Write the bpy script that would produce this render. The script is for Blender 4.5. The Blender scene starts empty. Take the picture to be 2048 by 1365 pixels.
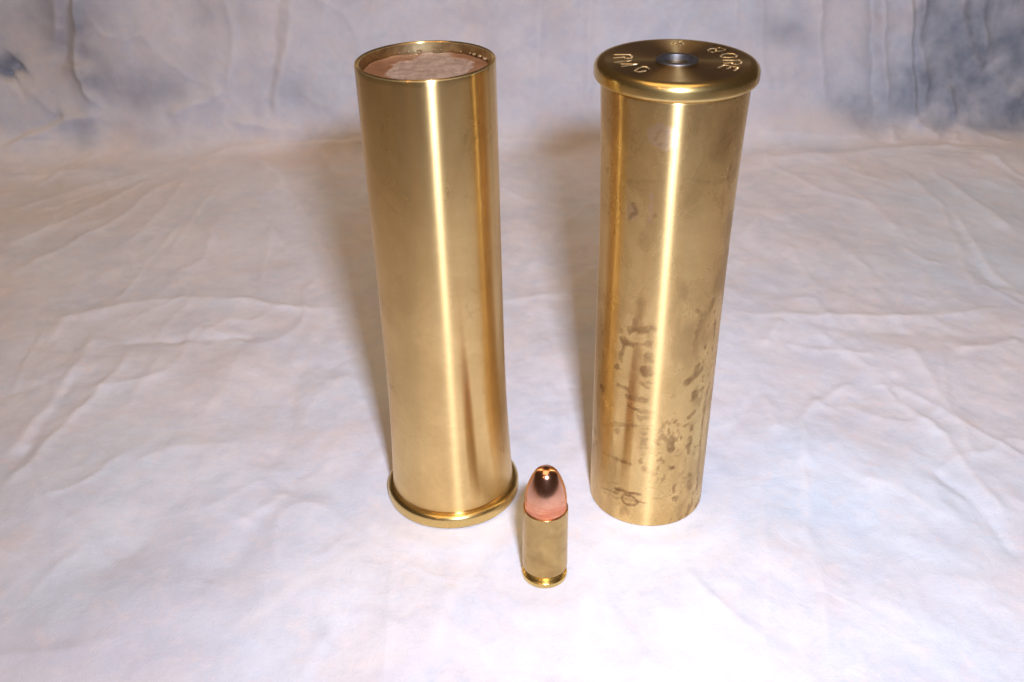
import bpy, math
import numpy as np
from mathutils import Matrix, Vector

S = 0.001                                   # everything below is written in millimetres
scene = bpy.context.scene

# ------------------------------------------------------------------ camera
cam_data = bpy.data.cameras.new('camera')
cam = bpy.data.objects.new('camera', cam_data)
scene.collection.objects.link(cam)
PITCH, ROLL = math.radians(31.2167), -0.01539
fw = Vector((0, math.cos(PITCH), -math.sin(PITCH)))
rt = Vector((1, 0, 0))
up = rt.cross(fw)
r2 = rt * math.cos(ROLL) + up * math.sin(ROLL)
u2 = -rt * math.sin(ROLL) + up * math.cos(ROLL)
cam.matrix_world = Matrix(((r2.x, u2.x, -fw.x, 0), (r2.y, u2.y, -fw.y, 0),
                           (r2.z, u2.z, -fw.z, 0.166001), (0, 0, 0, 1)))
cam_data.sensor_width = 36
cam_data.lens = 2114.33 / 2048 * 36
cam_data.clip_start = 0.01
cam_data.clip_end = 20
cam_data.dof.use_dof = True
cam_data.dof.focus_distance = 0.232
cam_data.dof.aperture_fstop = 30
scene.camera = cam

# ------------------------------------------------------------------ light
world = bpy.data.worlds.new('World')
scene.world = world
world.use_nodes = True
bg = world.node_tree.nodes['Background']
bg.inputs[0].default_value = (1.0, 0.62, 0.40, 1)
bg.inputs[1].default_value = 0.05


def area(name, loc, target, sx, sy, power, col, shape='RECTANGLE'):
    d = bpy.data.lights.new(name, 'AREA')
    d.shape = shape
    d.size = sx
    if shape in ('RECTANGLE', 'ELLIPSE'):
        d.size_y = sy
    d.energy = power
    d.color = col
    o = bpy.data.objects.new(name, d)
    scene.collection.objects.link(o)
    o.location = loc
    o.rotation_euler = (Vector(target) - Vector(loc)).to_track_quat('-Z', 'Y').to_euler()
    return o


fl = area('camera_flash', (0.025, 0.0, 0.200), (0.05, 0.26, 0.03), 0.021, 0.012, 0.48, (0.885, 0.945, 1.15))
fl.data.spread = math.radians(125)
area('ceiling_light', (-0.05, 0.15, 1.3), (-0.02, 0.25, 0.0), 0.9, 0.9, 5.9, (1.0, 0.68, 0.37))
area('room_lamp', (-0.36, -0.42, 0.72), (0, 0.2, 0.05), 0.05, 0.05, 0.32, (1.0, 0.50, 0.16), 'DISK')

scene.view_settings.view_transform = 'Standard'
scene.view_settings.look = 'None'
scene.view_settings.exposure = 0
scene.view_settings.gamma = 1
scene.cycles.max_bounces = 10
scene.cycles.glossy_bounces = 6

# ------------------------------------------------------------------ measured data (mm)
CREASES = [
    ([(-142.5, 264.6), (-139.9, 291.1), (-130.6, 296.6), (-113.2, 303.3), (-89.8, 301.2), (-69.4, 295.9), (-48.4, 294.0)], 3, 1.1),
    ([(-93.0, 300.6), (-85.1, 301.7), (-77.9, 298.2), (-66.0, 294.5)], 1.2, 0.7),
    ([(63.8, 287.3), (83.8, 285.4), (105.1, 283.5), (133.4, 284.5), (162.0, 290.6)], 2.6, 0.9),
    ([(-3.7, 298.1), (11.0, 302.7), (28.8, 301.5)], 2.4, 0.8),
    ([(-124.7, 273.4), (-113.6, 276.9), (-95.6, 278.1), (-74.3, 279.2)], 2.2, -0.9),
    ([(80.2, 269.4), (86.9, 266.3), (99.2, 262.6), (108.0, 262.4)], 1.5, 0.5),
    ([(94.3, 277.8), (117.8, 274.7), (140.9, 271.6), (155.8, 275.9)], 4, -0.8),
    ([(129.0, 263.7), (141.2, 264.7), (153.1, 269.5)], 2, 0.7),
    ([(-131.1, 290.8), (-127.4, 272.6), (-127.8, 248.4), (-129.5, 227.2), (-130.2, 212.4)], 2.4, 1.2),
    ([(-125.9, 261.4), (-126.7, 233.9), (-127.6, 212.4)], 2, -0.9),
    ([(-113.2, 275.7), (-116.0, 253.2), (-121.0, 229.2), (-126.1, 202.5)], 1.8, 0.9),
    ([(-123.3, 362.3), (-126.4, 332.6), (-127.0, 312.3), (-131.8, 297.9)], 1.1, 0.6),
    ([(-110.6, 358.8), (-107.0, 332.0), (-115.0, 322.8)], 1.3, 0.5),
    ([(-87.5, 364.6), (-85.8, 331.2), (-82.6, 305.7)], 2.2, 0.5),
    ([(-143.3, 413.6), (-158.5, 383.5), (-173.7, 361.1), (-183.0, 342.5)], 1.6, 0.8),
    ([(-137.0, 409.6), (-147.0, 371.3), (-161.2, 341.7), (-172.8, 317.4)], 1.8, 0.9),
    ([(-150.4, 416.7), (-173.6, 399.0), (-196.4, 375.4)], 2.2, 0.7),
    ([(-132.1, 410.5), (-134.1, 366.3), (-139.5, 341.0)], 1.6, 0.5),
    ([(-116.2, 404.5), (-119.2, 374.9), (-121.1, 332.4)], 1.6, 0.5),
    ([(-141.9, 416.3), (-164.6, 396.1), (-183.8, 372.6)], 1.6, -0.6),
    ([(-111.6, 433.4), (-93.6, 403.6), (-71.4, 350.9), (-57.6, 315.4)], 2.4, 0.8),
    ([(-81.4, 432.8), (-74.6, 413.6), (-64.9, 402.5)], 1.6, 0.5),
    ([(-104.6, 271.9), (-104.4, 255.5), (-107.7, 238.1)], 2, 0.5),
    ([(-80.9, 274.1), (-81.2, 254.8), (-83.4, 228.3)], 3, 0.5),
    ([(-60.7, 270.7), (-62.2, 244.1), (-60.8, 221.1), (-63.6, 208.8)], 3.5, -0.9),
    ([(-47.3, 259.2), (-54.1, 246.4), (-57.4, 232.1)], 3, 0.6),
    ([(-54.1, 204.6), (-57.2, 200.9), (-64.7, 190.2)], 3.5, 0.7),
    ([(-49.1, 220.8), (-61.6, 186.6), (-72.5, 161.9)], 5, -0.9),
    ([(-77.1, 213.2), (-85.0, 187.2), (-101.4, 168.3)], 5, -0.8),
    ([(-31.3, 185.9), (-47.3, 170.2), (-63.0, 153.4)], 5, 0.6),
    ([(-98.9, 213.7), (-87.0, 221.8), (-71.3, 221.4)], 3, 0.6),
    ([(-26.9, 189.3), (-27.5, 169.8), (-27.2, 152.7), (-27.7, 144.4)], 0.8, 0.35),
    ([(-2.1, 197.7), (-5.2, 187.1), (-10.3, 178.8), (-15.4, 168.0)], 0.7, -0.45),
    ([(-1.1, 199.6), (-8.0, 180.4), (-16.2, 162.1), (-17.5, 147.2)], 5, 0.8),
    ([(19.6, 184.8), (16.7, 176.6), (11.8, 168.9)], 2.2, 0.7),
    ([(10.6, 165.9), (7.9, 153.3), (6.5, 143.7)], 4, -0.9),
    ([(16.4, 171.9), (14.3, 157.3), (12.4, 143.6)], 4, 0.7),
    ([(20.5, 188.2), (19.2, 168.8), (18.0, 151.8)], 1, 0.3),
    ([(62.7, 233.6), (65.3, 226.6), (61.5, 205.7), (48.8, 142.9)], 0.9, 0.3),
    ([(74.0, 224.2), (70.1, 197.9), (65.3, 164.8), (61.1, 142.7)], 1.1, 0.5),
    ([(98.6, 249.3), (89.4, 242.5), (81.9, 237.3), (75.8, 227.5), (73.7, 217.7), (73.2, 205.5)], 1.5, 0.9),
    ([(97.4, 248.5), (104.6, 244.5), (106.3, 234.8), (111.0, 221.0), (113.5, 200.6), (116.5, 182.6)], 1.5, 0.8),
    ([(84.3, 284.2), (77.1, 272.4), (73.9, 266.7)], 1.2, 0.6),
    ([(69.1, 245.0), (60.9, 231.3), (54.2, 220.3)], 1.3, -0.5),
    ([(70.1, 243.0), (69.4, 233.4), (68.1, 224.3)], 1.3, 0.5),
    ([(116.7, 271.2), (118.5, 254.5), (117.6, 232.1), (116.5, 208.4)], 2.2, 0.8),
    ([(107.4, 253.5), (106.5, 239.6), (104.7, 225.6)], 2, -0.6),
    ([(103.5, 210.7), (108.4, 197.0), (111.3, 186.1), (113.0, 174.5)], 1.6, -0.7),
    ([(83.1, 205.2), (93.5, 199.2), (102.3, 189.8)], 3, 0.6),
    ([(102.2, 289.9), (109.0, 303.0), (117.3, 320.6)], 2, 0.4),
    ([(91.0, 325.2), (97.9, 332.7), (99.3, 310.3), (98.3, 293.3)], 1.6, 0.5),
    ([(135.6, 335.4), (142.1, 323.5), (149.2, 319.5)], 1.6, 0.5),
    ([(165.4, 364.2), (163.2, 338.5), (161.4, 311.8), (163.7, 294.5)], 1.8, 0.8),
    ([(165.0, 373.6), (162.7, 346.8), (159.3, 319.2), (157.6, 298.0)], 2.2, -0.8),
    ([(169.3, 409.1), (174.4, 373.2), (178.7, 350.5), (181.9, 337.8)], 2, 0.8),
    ([(157.1, 409.6), (160.7, 383.4), (161.7, 364.4), (149.9, 294.9)], 2.2, 0.6),
    ([(125.8, 400.1), (138.1, 360.7), (142.1, 323.5)], 2.4, 0.5),
    ([(82.1, 341.3), (90.0, 353.7), (104.1, 375.9)], 1.8, 0.5),
    ([(12.4, 343.8), (20.5, 360.6), (35.3, 383.4)], 1.8, 0.6),
    ([(6.3, 313.3), (10.6, 343.9), (25.3, 378.9)], 2.2, 0.4),
    ([(15.7, 299.2), (21.4, 312.8), (30.6, 323.5)], 2, 0.5),
    ([(-143.4, 422.0), (-117.9, 432.1), (-98.8, 435.7), (-68.6, 436.2), (-34.1, 434.6), (-3.9, 435.5), (39.3, 435.3)], 2.6, 1.4),
    ([(-103.2, 436.8), (-85.9, 436.9), (-64.3, 437.1)], 1.6, -1.6),
    ([(97.8, 423.4), (113.1, 415.9), (132.0, 416.2), (157.1, 423.2), (187.2, 424.2), (214.1, 414.0)], 3, 1.6),
    ([(104.2, 437.5), (125.6, 435.5), (147.1, 434.3), (161.7, 432.1)], 3, 1),
    ([(165.9, 440.5), (164.0, 430.5)], 2, 1.4),
    ([(173.5, 442.5), (179.8, 437.7), (186.3, 431.6)], 2, 1.2),
    ([(191.8, 443.3), (197.2, 437.8), (210.4, 429.3), (218.3, 424.1)], 2.4, 1.3),
    ([(192.7, 436.7), (191.7, 429.8)], 2, 1.2),
    ([(-211.5, 412.6), (-190.7, 418.3), (-164.3, 414.5)], 3, 1.2),
    ([(-219.4, 434.1), (-204.8, 441.5), (-188.7, 448.5), (-172.4, 449.5)], 2.6, 2),
    ([(-219.9, 437.8), (-204.5, 444.4), (-190.6, 450.2)], 2, -1.5),
    ([(-148.0, 447.4), (-132.0, 454.7), (-120.7, 459.8)], 2, 0.9),
    ([(-122.2, 447.0), (-103.1, 443.5), (-88.1, 442.3)], 2, 0.8),
    ([(-172.2, 529.7), (-177.9, 497.3), (-180.9, 485.4), (-183.7, 472.2), (-178.6, 459.6), (-171.8, 449.5)], 2.2, 2.8),
    ([(-176.6, 529.8), (-182.5, 497.4), (-186.7, 483.5), (-191.4, 469.2), (-188.1, 464.0)], 4.5, -3.2),
    ([(-215.4, 465.4), (-212.4, 467.9), (-207.8, 471.5)], 3, -5),
    ([(-182.2, 529.9), (-188.2, 497.4), (-190.9, 485.5), (-193.8, 473.4)], 2, 1),
    ([(-110.3, 528.8), (-114.2, 496.4), (-114.5, 476.3), (-120.1, 455.6)], 2.4, 1),
    ([(-84.3, 528.5), (-87.4, 496.0), (-92.9, 478.0), (-98.5, 457.3), (-102.1, 442.5)], 2.6, 1),
    ([(-90.3, 528.5), (-93.6, 496.1), (-99.4, 469.9), (-105.3, 442.5)], 2, -0.8),
    ([(-71.3, 528.3), (-74.0, 495.8), (-76.0, 483.8)], 2.4, 0.6),
    ([(13.9, 527.1), (13.7, 494.5), (12.6, 470.3), (11.4, 449.3)], 1.8, 0.7),
    ([(33.9, 526.8), (34.4, 494.2), (34.8, 467.9), (34.0, 446.8)], 1.6, 0.6),
    ([(92.6, 525.9), (94.8, 493.3), (95.9, 477.2)], 1.4, 0.7),
    ([(102.6, 525.8), (105.2, 493.1), (107.0, 475.0), (111.2, 452.0)], 1.5, 0.9),
    ([(126.3, 525.5), (129.6, 492.8), (131.9, 470.5), (136.1, 445.2)], 1.5, 1),
    ([(148.1, 525.1), (152.0, 492.4), (155.0, 468.1), (158.8, 442.8)], 1.8, -1.6),
    ([(151.7, 525.1), (155.8, 492.4), (159.2, 468.1), (163.1, 442.7)], 1.6, 1.3),
    ([(161.8, 524.9), (166.1, 492.2), (169.5, 476.1), (174.4, 444.7), (178.9, 439.2)], 1.6, 1.8),
    ([(167.2, 524.9), (171.7, 492.1), (172.6, 478.1), (176.6, 461.6), (180.0, 442.5)], 1.5, 1.6),
    ([(164.8, 524.9), (169.2, 492.2), (172.0, 472.0), (176.4, 444.6)], 1.4, -1.6),
    ([(187.7, 457.2), (191.5, 444.4)], 1.3, 1.2),
    ([(182.7, 524.6), (187.7, 491.9), (191.2, 479.9), (196.7, 467.5), (204.6, 458.0)], 3.5, 2),
    ([(192.4, 524.5), (197.7, 491.8), (199.0, 479.7), (202.0, 467.4)], 2, 1.2),
    ([(203.4, 465.3), (212.7, 454.7), (221.4, 450.3)], 2.5, 1),
]
BUMPS = [
    (-22.4, 159.4, 20, 25, 0.9),
    (48.9, 157.9, 28, 22, 0.9),
    (-70.4, 175.3, 25, 20, 0.7),
    (99.3, 217.0, 25, 18, 0.8),
    (136.7, 439.9, 14, 6, 2.5),
    (-203.9, 458.9, 14, 12, 4),
    (-198.2, 493.6, 17, 55, -9),
    (-206.8, 436.4, 18, 8, 3),
    (193.7, 408.1, 20, 10, 2),
]
PATCHES = [
    ((213.4, 450.5), 24, 16, -0.3, 1, 'd'),
    ((203.5, 445.3), 22, 7, -0.2, 0.9, 'd'),
    ((179.9, 473.9), 13, 22, 0, 0.75, 'd'),
    ((171.2, 484.2), 5, 20, 0, 0.6, 'd'),
    ((208.4, 479.6), 16, 20, 0, 0.8, 'd'),
    ((186.3, 459.3), 16, 14, 0, 0.55, 'd'),
    ((157.3, 470.2), 14, 30, 0, 0.38, 'd'),
    ((160.2, 445.9), 14, 8, 0, 0.42, 'd'),
    ((151.0, 451.4), 12, 8, 0, 0.3, 'd'),
    ((134.6, 464.3), 30, 30, 0, 0.2, 'd'),
    ((114.3, 479.0), 10, 6, 0, 0.35, 'd'),
    ((96.8, 489.3), 30, 12, 0, 0.22, 'd'),
    ((103.2, 458.5), 16, 10, 0, 0.12, 'd'),
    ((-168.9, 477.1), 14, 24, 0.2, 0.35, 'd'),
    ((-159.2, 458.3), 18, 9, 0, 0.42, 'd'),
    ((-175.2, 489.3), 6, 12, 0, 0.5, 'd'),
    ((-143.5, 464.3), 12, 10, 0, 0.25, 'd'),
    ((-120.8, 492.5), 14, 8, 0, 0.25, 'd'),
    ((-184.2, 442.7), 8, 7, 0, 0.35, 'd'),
    ((-200.0, 489.7), 26, 34, 0, 0.55, 'd'),  # shade of the top-left cloth recess, painted in as dark colour
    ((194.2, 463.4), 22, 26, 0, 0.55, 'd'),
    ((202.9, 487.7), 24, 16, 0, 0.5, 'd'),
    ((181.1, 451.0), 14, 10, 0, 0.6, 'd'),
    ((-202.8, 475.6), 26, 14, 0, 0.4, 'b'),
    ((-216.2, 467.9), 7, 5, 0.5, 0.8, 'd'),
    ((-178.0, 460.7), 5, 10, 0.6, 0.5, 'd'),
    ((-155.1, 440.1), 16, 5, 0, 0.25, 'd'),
    ((-97.2, 459.4), 12, 10, 0, 0.22, 'd'),
    ((-84.9, 454.0), 12, 6, 0, 0.25, 'd'),
    ((-2.8, 491.7), 20, 6, 0, 0.22, 'd'),
    ((24.1, 482.3), 30, 20, 0, 0.1, 'd'),
    ((102.3, 471.0), 30, 20, 0, 0.1, 'd'),
    ((128.6, 427.6), 25, 6, 0, 0.2, 'd'),
    ((140.4, 323.5), 30, 24, 0.4, 0.6, 'c'),
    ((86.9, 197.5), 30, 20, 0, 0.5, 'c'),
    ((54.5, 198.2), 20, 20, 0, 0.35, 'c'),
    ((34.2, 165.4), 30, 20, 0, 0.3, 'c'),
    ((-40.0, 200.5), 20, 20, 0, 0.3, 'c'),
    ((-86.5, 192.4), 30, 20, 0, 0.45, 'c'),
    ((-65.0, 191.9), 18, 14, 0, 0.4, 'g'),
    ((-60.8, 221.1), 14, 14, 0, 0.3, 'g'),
    ((167.1, 368.8), 26, 22, 0.5, 1, 'c'),
    ((170.5, 330.2), 22, 20, 0, 1, 'c'),
    ((191.4, 363.3), 14, 22, 0, 1, 'c'),
    ((155.1, 308.4), 16, 14, 0, 0.6, 'c'),
    ((69.9, 217.8), 9, 12, 0, 0.9, 'c'),
    ((70.3, 203.6), 10, 10, 0, 0.9, 'c'),
    ((73.3, 187.0), 10, 8, 0, 0.8, 'c'),
    ((79.9, 181.7), 9, 8, 0, 0.6, 'c'),
    ((96.2, 173.3), 10, 8, 0, 0.6, 'c'),
    ((97.0, 150.2), 14, 12, 0, 0.5, 'c'),
    ((118.3, 216.6), 22, 16, 0, 0.5, 'c'),
    ((106.2, 188.0), 16, 5, -0.8, 0.7, 'c'),
    ((69.7, 157.5), 14, 10, 0, 0.4, 'c'),
    ((89.4, 310.6), 16, 14, 0, 0.25, 'c'),
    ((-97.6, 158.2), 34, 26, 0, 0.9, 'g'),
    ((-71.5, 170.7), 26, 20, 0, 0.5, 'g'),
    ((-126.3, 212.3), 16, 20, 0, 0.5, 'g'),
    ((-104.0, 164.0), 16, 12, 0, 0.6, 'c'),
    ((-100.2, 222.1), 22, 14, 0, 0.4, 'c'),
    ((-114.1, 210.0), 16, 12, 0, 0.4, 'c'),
    ((-113.2, 303.3), 40, 6, 0, 0.5, 'c'),
    ((-197.8, 446.1), 20, 14, 0, 0.3, 'c'),
    ((-86.8, 174.1), 20, 14, 0, 0.3, 'c'),
    ((-57.7, 167.4), 22, 14, 0, 0.25, 'c'),
    ((-201.3, 387.5), 20, 8, 0, 0.4, 'c'),
    ((-179.9, 372.5), 30, 20, 0.2, 0.7, 'b'),
    ((-151.4, 385.6), 40, 20, 0, 0.5, 'b'),
    ((-174.8, 396.5), 50, 8, 0, 0.5, 'b'),
    ((-165.8, 436.9), 10, 12, 0, 0.7, 'b'),
    ((-110.5, 426.3), 60, 10, 0, 0.5, 'b'),
    ((-83.8, 419.5), 50, 20, 0, 0.5, 'b'),
    ((136.8, 441.0), 40, 8, 0, 0.8, 'b'),
    ((178.9, 431.7), 40, 8, 0, 0.7, 'b'),
    ((22.2, 440.6), 40, 12, 0, 0.5, 'b'),
    ((-111.4, 484.4), 30, 25, 0, 0.35, 'b'),
    ((-65.6, 483.7), 40, 25, 0, 0.25, 'b'),
    ((-74.8, 338.7), 40, 30, 0, 0.25, 'b'),
    ((118.8, 332.0), 50, 22, 0, 0.35, 'b'),
    ((208.2, 429.4), 40, 8, 0, 0.4, 'b'),
    ((147.8, 399.3), 60, 8, 0, 0.3, 'b'),
    ((-198.8, 485.7), 20, 40, 0, 0.4, 'b'),
    ((126.7, 480.8), 24, 20, 0, 0.3, 'b'),
    ((105.1, 417.3), 30, 6, 0, 0.5, 'b'),
    ((-107.5, 266.4), 30, 10, 0, 0.35, 'b'),
    ((-154.4, 291.5), 30, 15, 0, 0.3, 'b'),
]
STAINS = [
    ([(56.4, 52.37), (67.4, 53.0), (78.5, 53.79)], 1.1771, 0.6, 's'),
    ([(60.7, 54.78), (58.9, 52.8)], 0.963082, 0.5, 's'),
    ([(65.9, 59.65), (63.1, 53.32)], 1.28411, 0.28, 's'),
    ([(75.7, 52.09)], 0.963082, 0.4, 's'),
    ([(50.5, 49.03), (57.9, 49.09)], 1.28411, 0.75, 's'),
    ([(57.9, 49.16), (84.9, 50.31)], 0.299625, 0.5, 's'),
    ([(74.4, 49.94)], 1.28411, 0.6, 's'),
    ([(50.7, 48.1), (48.0, 44.22)], 0.642055, 0.6, 's'),
    ([(42.5, 42.15), (45.3, 41.98)], 0.556447, 0.7, 's'),
    ([(74.5, 46.86), (76.4, 45.97)], 1.28411, 0.6, 's'),
    ([(72.4, 45.52)], 0.856073, 0.6, 's'),
    ([(79.6, 45.95)], 0.299625, 0.8, 's'),
    ([(72.3, 43.03), (74.6, 42.89)], 1.96897, 0.75, 's'),
    ([(24.3, 33.96)], 1.28411, 0.7, 's'),
    ([(45.6, 37.67), (58.5, 37.33)], 0.385233, 0.6, 's'),
    ([(69.5, 39.71), (77.2, 38.94)], 0.385233, 0.55, 's'),
    ([(74.5, 40.07), (83.4, 40.45)], 0.299625, 0.5, 's'),
    ([(57.1, 35.44), (64.3, 35.52), (75.5, 35.63)], 0.856073, 0.65, 's'),
    ([(46.0, 51.43)], 0.749064, 0.4, 's'),
    ([(18.3, 49.49), (20.8, 47.91)], 0.856073, 0.6, 's'),
    ([(136.1, 57.93), (126.5, 55.17), (119.9, 53.41), (118.5, 48.83), (118.0, 46.48)], 1.1771, 0.5, 's'),
    ([(116.1, 57.58), (126.5, 55.17)], 0.47084, 0.4, 's'),
    ([(140.5, 55.04)], 0.47084, 0.7, 's'),
    ([(131.6, 52.61)], 0.556447, 0.55, 's'),
    ([(143.8, 52.21), (144.8, 48.05)], 0.342429, 0.7, 's'),
    ([(143.6, 46.27), (144.0, 44.76)], 0.256822, 0.6, 's'),
    ([(130.9, 47.36)], 0.47084, 0.6, 's'),
    ([(134.2, 45.33)], 0.299625, 0.6, 's'),
    ([(129.4, 43.53)], 0.47084, 0.6, 's'),
    ([(122.7, 42.95), (122.6, 41.01), (117.7, 40.19), (112.9, 39.8)], 1.07009, 0.7, 's'),
    ([(130.3, 41.97), (119.8, 40.01)], 0.47084, 0.6, 's'),
    ([(133.0, 39.58)], 0.385233, 0.6, 's'),
    ([(132.3, 38.54)], 0.299625, 0.6, 's'),
    ([(122.2, 36.07), (122.6, 35.02)], 1.49813, 0.75, 's'),
    ([(126.1, 36.19), (136.5, 36.28)], 0.256822, 0.6, 's'),
    ([(145.4, 35.89), (141.7, 33.58), (139.3, 30.18)], 0.556447, 0.55, 's'),
    ([(95.4, 49.92)], 1.07009, 0.15, 's'),
    ([(99.5, 36.74)], 0.556447, 0.3, 's'),
    ([(65.1, 48.28), (64.3, 35.77)], 1.28411, 0.25, 's'),
    ([(59.4, 33.04), (64.9, 32.71), (83.8, 32.51)], 0.47084, 0.6, 's'),
    ([(70.6, 30.76), (80.8, 31.04)], 1.07009, 0.45, 's'),
    ([(30.5, 24.49), (50.8, 27.42), (65.9, 28.27)], 0.770465, 0.45, 's'),
    ([(49.1, 25.38)], 1.07009, 0.4, 's'),
    ([(66.8, 28.33), (83.0, 28.9)], 0.256822, 0.5, 's'),
    ([(73.0, 27.78), (81.5, 28.09)], 0.256822, 0.5, 's'),
    ([(73.3, 26.49), (78.4, 26.65)], 0.428036, 0.55, 's'),
    ([(73.7, 24.8), (78.8, 25.14)], 0.385233, 0.6, 's'),
    ([(75.5, 24.22)], 1.28411, 0.6, 's'),
    ([(73.3, 22.66), (80.2, 22.93)], 0.385233, 0.6, 's'),
    ([(74.4, 21.77), (75.4, 21.02)], 0.856073, 0.35, 's'),
    ([(32.1, 16.99), (42.7, 17.44), (54.7, 17.55), (64.4, 17.9)], 0.642055, 0.6, 's'),
    ([(74.5, 18.96)], 0.984484, 0.55, 's'),
    ([(78.0, 17.33), (81.7, 16.36), (86.3, 15.75)], 0.770465, 0.55, 's'),
    ([(83.8, 13.37)], 0.642055, 0.5, 's'),
    ([(82.0, 11.38), (87.3, 11.46)], 0.342429, 0.5, 's'),
    ([(84.1, 10.02), (86.0, 9.9)], 0.299625, 0.4, 's'),
    ([(88.5, 27.14), (92.1, 26.73)], 0.214018, 0.6, 's'),
    ([(88.1, 25.56), (92.3, 25.68)], 0.214018, 0.6, 's'),
    ([(88.8, 24.51), (89.9, 23.72)], 0.342429, 0.6, 's'),
    ([(91.6, 23.71)], 0.214018, 0.6, 's'),
    ([(91.7, 21.57)], 0.256822, 0.7, 's'),
    ([(82.3, 21.25), (86.6, 21.31)], 0.214018, 0.6, 's'),
    ([(88.4, 20.92)], 0.256822, 0.6, 's'),
    ([(91.3, 19.43)], 0.47084, 0.6, 's'),
    ([(86.2, 19.29)], 0.256822, 0.6, 's'),
    ([(90.9, 17.53), (90.8, 16.99)], 0.513644, 0.5, 's'),
    ([(91.1, 15.61)], 0.385233, 0.6, 's'),
    ([(91.5, 14.23)], 0.299625, 0.6, 's'),
    ([(90.5, 13.13)], 0.214018, 0.5, 's'),
    ([(92.4, 28.68), (90.8, 31.27)], 0.214018, 0.3, 's'),
    ([(125.1, 31.14), (121.9, 30.69), (119.0, 29.92)], 0.727662, 0.65, 's'),
    ([(104.3, 29.88)], 0.770465, 0.6, 's'),
    ([(123.5, 27.15), (123.9, 26.46)], 0.770465, 0.65, 's'),
    ([(114.5, 28.08), (120.3, 27.98)], 0.299625, 0.6, 's'),
    ([(102.3, 24.75), (101.3, 23.74), (102.3, 21.97)], 1.32691, 0.65, 's'),
    ([(122.0, 24.27), (123.9, 22.61), (121.4, 21.79), (122.9, 19.9)], 0.684858, 0.65, 's'),
    ([(142.9, 31.04), (139.8, 24.92), (140.2, 20.84), (141.4, 13.8), (143.5, 6.96)], 0.556447, 0.6, 's'),
    ([(132.0, 20.6), (139.9, 20.07)], 0.256822, 0.6, 's'),
    ([(108.6, 20.02), (113.5, 20.21)], 0.214018, 0.65, 's'),
    ([(119.8, 17.9)], 0.342429, 0.6, 's'),
    ([(105.4, 16.76)], 1.07009, 0.85, 's'),
    ([(113.6, 14.61), (117.8, 14.66)], 0.770465, 0.4, 's'),
    ([(126.8, 13.01), (128.2, 11.44), (128.7, 9.11)], 0.94168, 0.65, 's'),
    ([(116.3, 12.99), (125.7, 12.57)], 0.256822, 0.5, 's'),
    ([(136.0, 6.4)], 0.856073, 0.4, 's'),
    ([(130.2, 18.93)], 0.513644, 0.5, 's'),
    ([(130.7, 16.67)], 0.299625, 0.5, 's'),
    ([(145.0, 11.28), (142.7, 6.81)], 0.642055, 0.6, 's'),
    ([(31.1, 6.69), (40.9, 7.24), (52.4, 7.93)], 0.299625, 0.8, 's'),
    ([(51.2, 8.77), (57.4, 9.2), (66.2, 9.02), (75.4, 9.17)], 0.556447, 0.9, 's'),
    ([(58.6, 8.19), (57.9, 6.4), (63.0, 5.61), (70.6, 5.91), (74.1, 6.83), (68.2, 8.32), (59.6, 8.29)], 0.385233, 0.95, 's'),
    ([(73.1, 6.92), (83.0, 7.17)], 0.256822, 0.8, 's'),
    ([(34.4, 5.64), (44.8, 6.22), (54.8, 6.35)], 0.256822, 0.5, 's'),
    ([(62.3, 4.25), (64.4, 3.57)], 1.07009, 0.4, 's'),
    ([(32.2, 9.16), (45.3, 10.0), (55.0, 10.64)], 0.256822, 0.4, 's'),
    ([(62.7, 7.16), (67.6, 6.99)], 0.642055, 0.6, 's'),
    ([(58.6, 2.72)], 0.856073, 0.35, 's'),
    ([(88.1, 8.36), (96.3, 8.27)], 0.171215, 0.3, 's'),
    ([(71.9, 95.97), (77.1, 95.54)], 3.45722, 1, 'e'),
    ([(69.2, 95.29), (72.2, 97.03), (81.1, 97.2)], 0.276577, 0.4, 's'),
    ([(70.6, 94.42), (77.4, 94.13), (82.8, 94.96)], 0.276577, 0.4, 's'),
    ([(51.9, 79.89), (51.6, 78.21)], 1.65946, 0.6, 'e'),
    ([(53.7, 81.0), (56.1, 79.5), (50.3, 77.45)], 0.345722, 0.6, 's'),
    ([(68.4, 83.7), (69.4, 82.12), (68.1, 80.11), (69.3, 77.68)], 0.553155, 0.8, 'e'),
    ([(71.9, 79.27)], 0.48401, 0.6, 's'),
    ([(54.3, 96.54)], 0.172861, 0.9, 'e'),
    ([(39.9, 86.18), (40.7, 78.7)], 0.48401, 0.4, 's'),
    ([(20.3, 85.75)], 0.691443, 0.4, 's'),
    ([(119.7, 99.61), (122.6, 94.04)], 1.72861, 0.28, 's'),
    ([(138.2, 88.01), (138.0, 85.46)], 0.829732, 0.4, 's'),
    ([(70.1, 76.88), (65.9, 73.34)], 2.07433, 0.22, 's'),
    ([(100.3, 86.82), (133.0, 85.21)], 0.414866, 0.2, 's'),
    ([(47.1, 85.43), (79.4, 86.87)], 0.414866, 0.2, 's'),
]
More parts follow.
